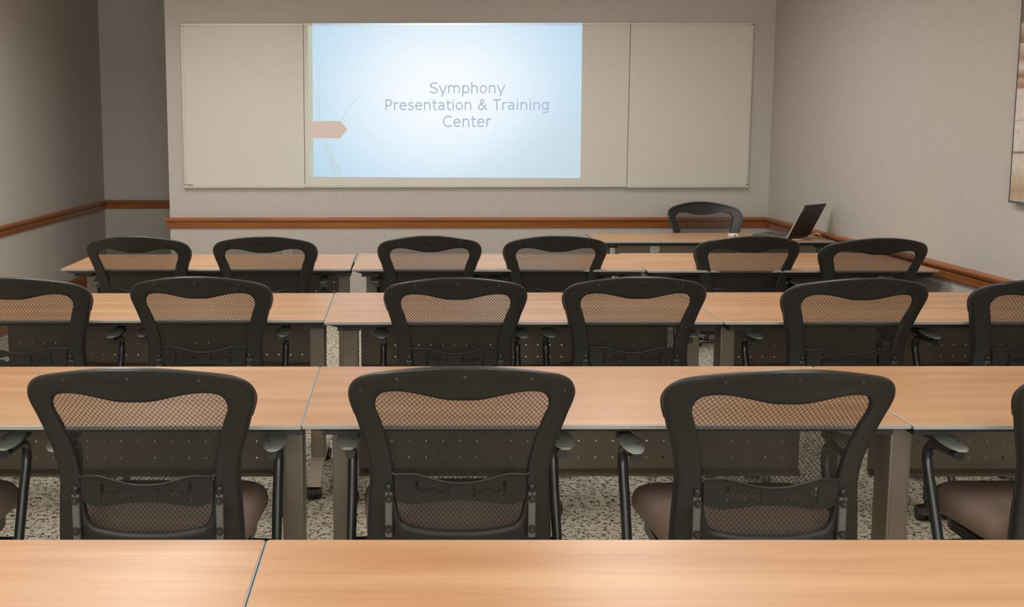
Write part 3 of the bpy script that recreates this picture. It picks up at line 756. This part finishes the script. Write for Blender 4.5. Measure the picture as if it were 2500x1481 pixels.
# local x along the hinge (away), local y from the hinge towards the presenter side
obj('base', box(0, Lw, 0, .245, .003, .020, bev=.003), fine('laptop_deck', lin((92, 88, 80)), .45, 600), lt)  # deck colour lightened to hold the keyboard's reflection
bm = bmesh.new()
for r in range(5):
    for c in range(12): add_box(bm, .018 + c*(Lw-.036)/12 + .001, .018 + (c+1)*(Lw-.036)/12 - .001, .035 + r*.021, .053 + r*.021, .020, .0218)
kb = obj('keyboard', bm, fine('key_black', lin((72, 70, 66)), .4), lt); kb['kind'] = 'stuff'
obj('touchpad', box(Lw/2-.045, Lw/2+.045, .165, .225, .0199, .0206), MT['laptop'], lt)
obj('pointing_stick', cyl((Lw/2, .088, .0215), (Lw/2, .088, .0245), .004, n=10), fine('red_rubber', lin((170, 60, 60)), .6), lt)
bm = box(0, Lw, -.009, 0, 0, .237, bev=.003)
lid = obj('lid', bm, MT['laptop'], lt); lid.location = (0, -.002, .016); lid.rotation_euler = (R_(27), 0, 0)
obj('screen', box(.010, Lw-.010, -.0002, .0008, .018, .225), fine('dark_screen', lin((22, 24, 28)), .12), lid)
obj('lid_trim', box(-.0016, .0002, -.0088, -.0002, .002, .236), MT['silver'], lid)
obj('lid_mark', box(.012, .0165, -.0098, -.0088, .185, .222), MT['silver'], lid)
obj('lid_mark', box(Lw-.038, Lw-.012, -.0098, -.0088, .210, .213), MT['silver'], lid)
obj('hinge', cyl((-.001, -.003, .016), (.012, -.003, .016), .006, n=12), MT['silver'], lt)
obj('port', box(-.0012, 0, .098, .108, .008, .014), MT['white_plastic'], lt)
ad = tag(empty('power_adapter', (2.188, 6.905, TH), R_(10)), 'small white adapter lying on the presenter table left of the laptop', 'adapter')
obj('body', box(-.024, .024, -.03, .03, 0, .020, bev=.004, seg=3), MT['white_plastic'], ad, smooth=True)
obj('plug_face', box(-.010, .004, -.0312, -.0298, .006, .014), MT['dark_print'], ad)
cp = [(2.50, 6.70, .004), (2.552, 6.70, .004), (2.60, 6.755, .004), (2.655, 6.83, .005), (2.708, 6.89, .018), (2.735, 6.90, .022), (2.738, 6.86, .012), (2.728, 6.80, .004), (2.722, 6.74, .004)]
tag(obj('laptop_cable', tube(catmull([Vector((x, y, z+TH)) for x, y, z in cp], 6), .0033, n=8), MT['cable'], smooth=True), 'beige cable curling behind the laptop on the presenter table', 'cable')
ou = tag(empty('power_socket', (1.633, 6.640+.105, .655)), 'small white socket box on the back panel under the presenter table', 'socket')
obj('socket_box', box(-.026, .026, -.018, -.0005, 0, .042, bev=.002), MT['white_plastic'], ou)
obj('face_plate', box(-.018, .018, -.020, -.018, .008, .034), fine('socket_face', lin((200, 196, 186)), .4), ou)
obj('side_cover', box(.027, .036, -.014, -.0005, .002, .044), MT['foot_metal'], ou)
ws = tag(empty('wall_socket', (-.846, YF, .43)), 'white wall socket plate low on the front wall, left of the slide', 'socket')
obj('cover_plate', box(-.035, .035, -.007, -.0005, 0, .115, bev=.002), MT['white_plastic'], ws)
for z in (.022, .066): obj('outlet_face', box(-.017, .017, -.009, -.007, z, z+.028, bev=.002), fine('outlet_face_cream', lin((206, 202, 190)), .4), ws)
# pale label strips in the cable troughs of the fourth row
for x, y, lab in ((-.665, 5.86, 'left'), (.197, 5.86, 'middle, left end'), (.905, 5.84, 'middle, right end')):
    tag(obj('trough_strip', box(x-.037, x+.037, y, y+.003, .640, .647), MT['white_plastic']), 'small white slotted strip under the fourth row table (%s)' % lab, 'strip', 'white strips under the fourth row')
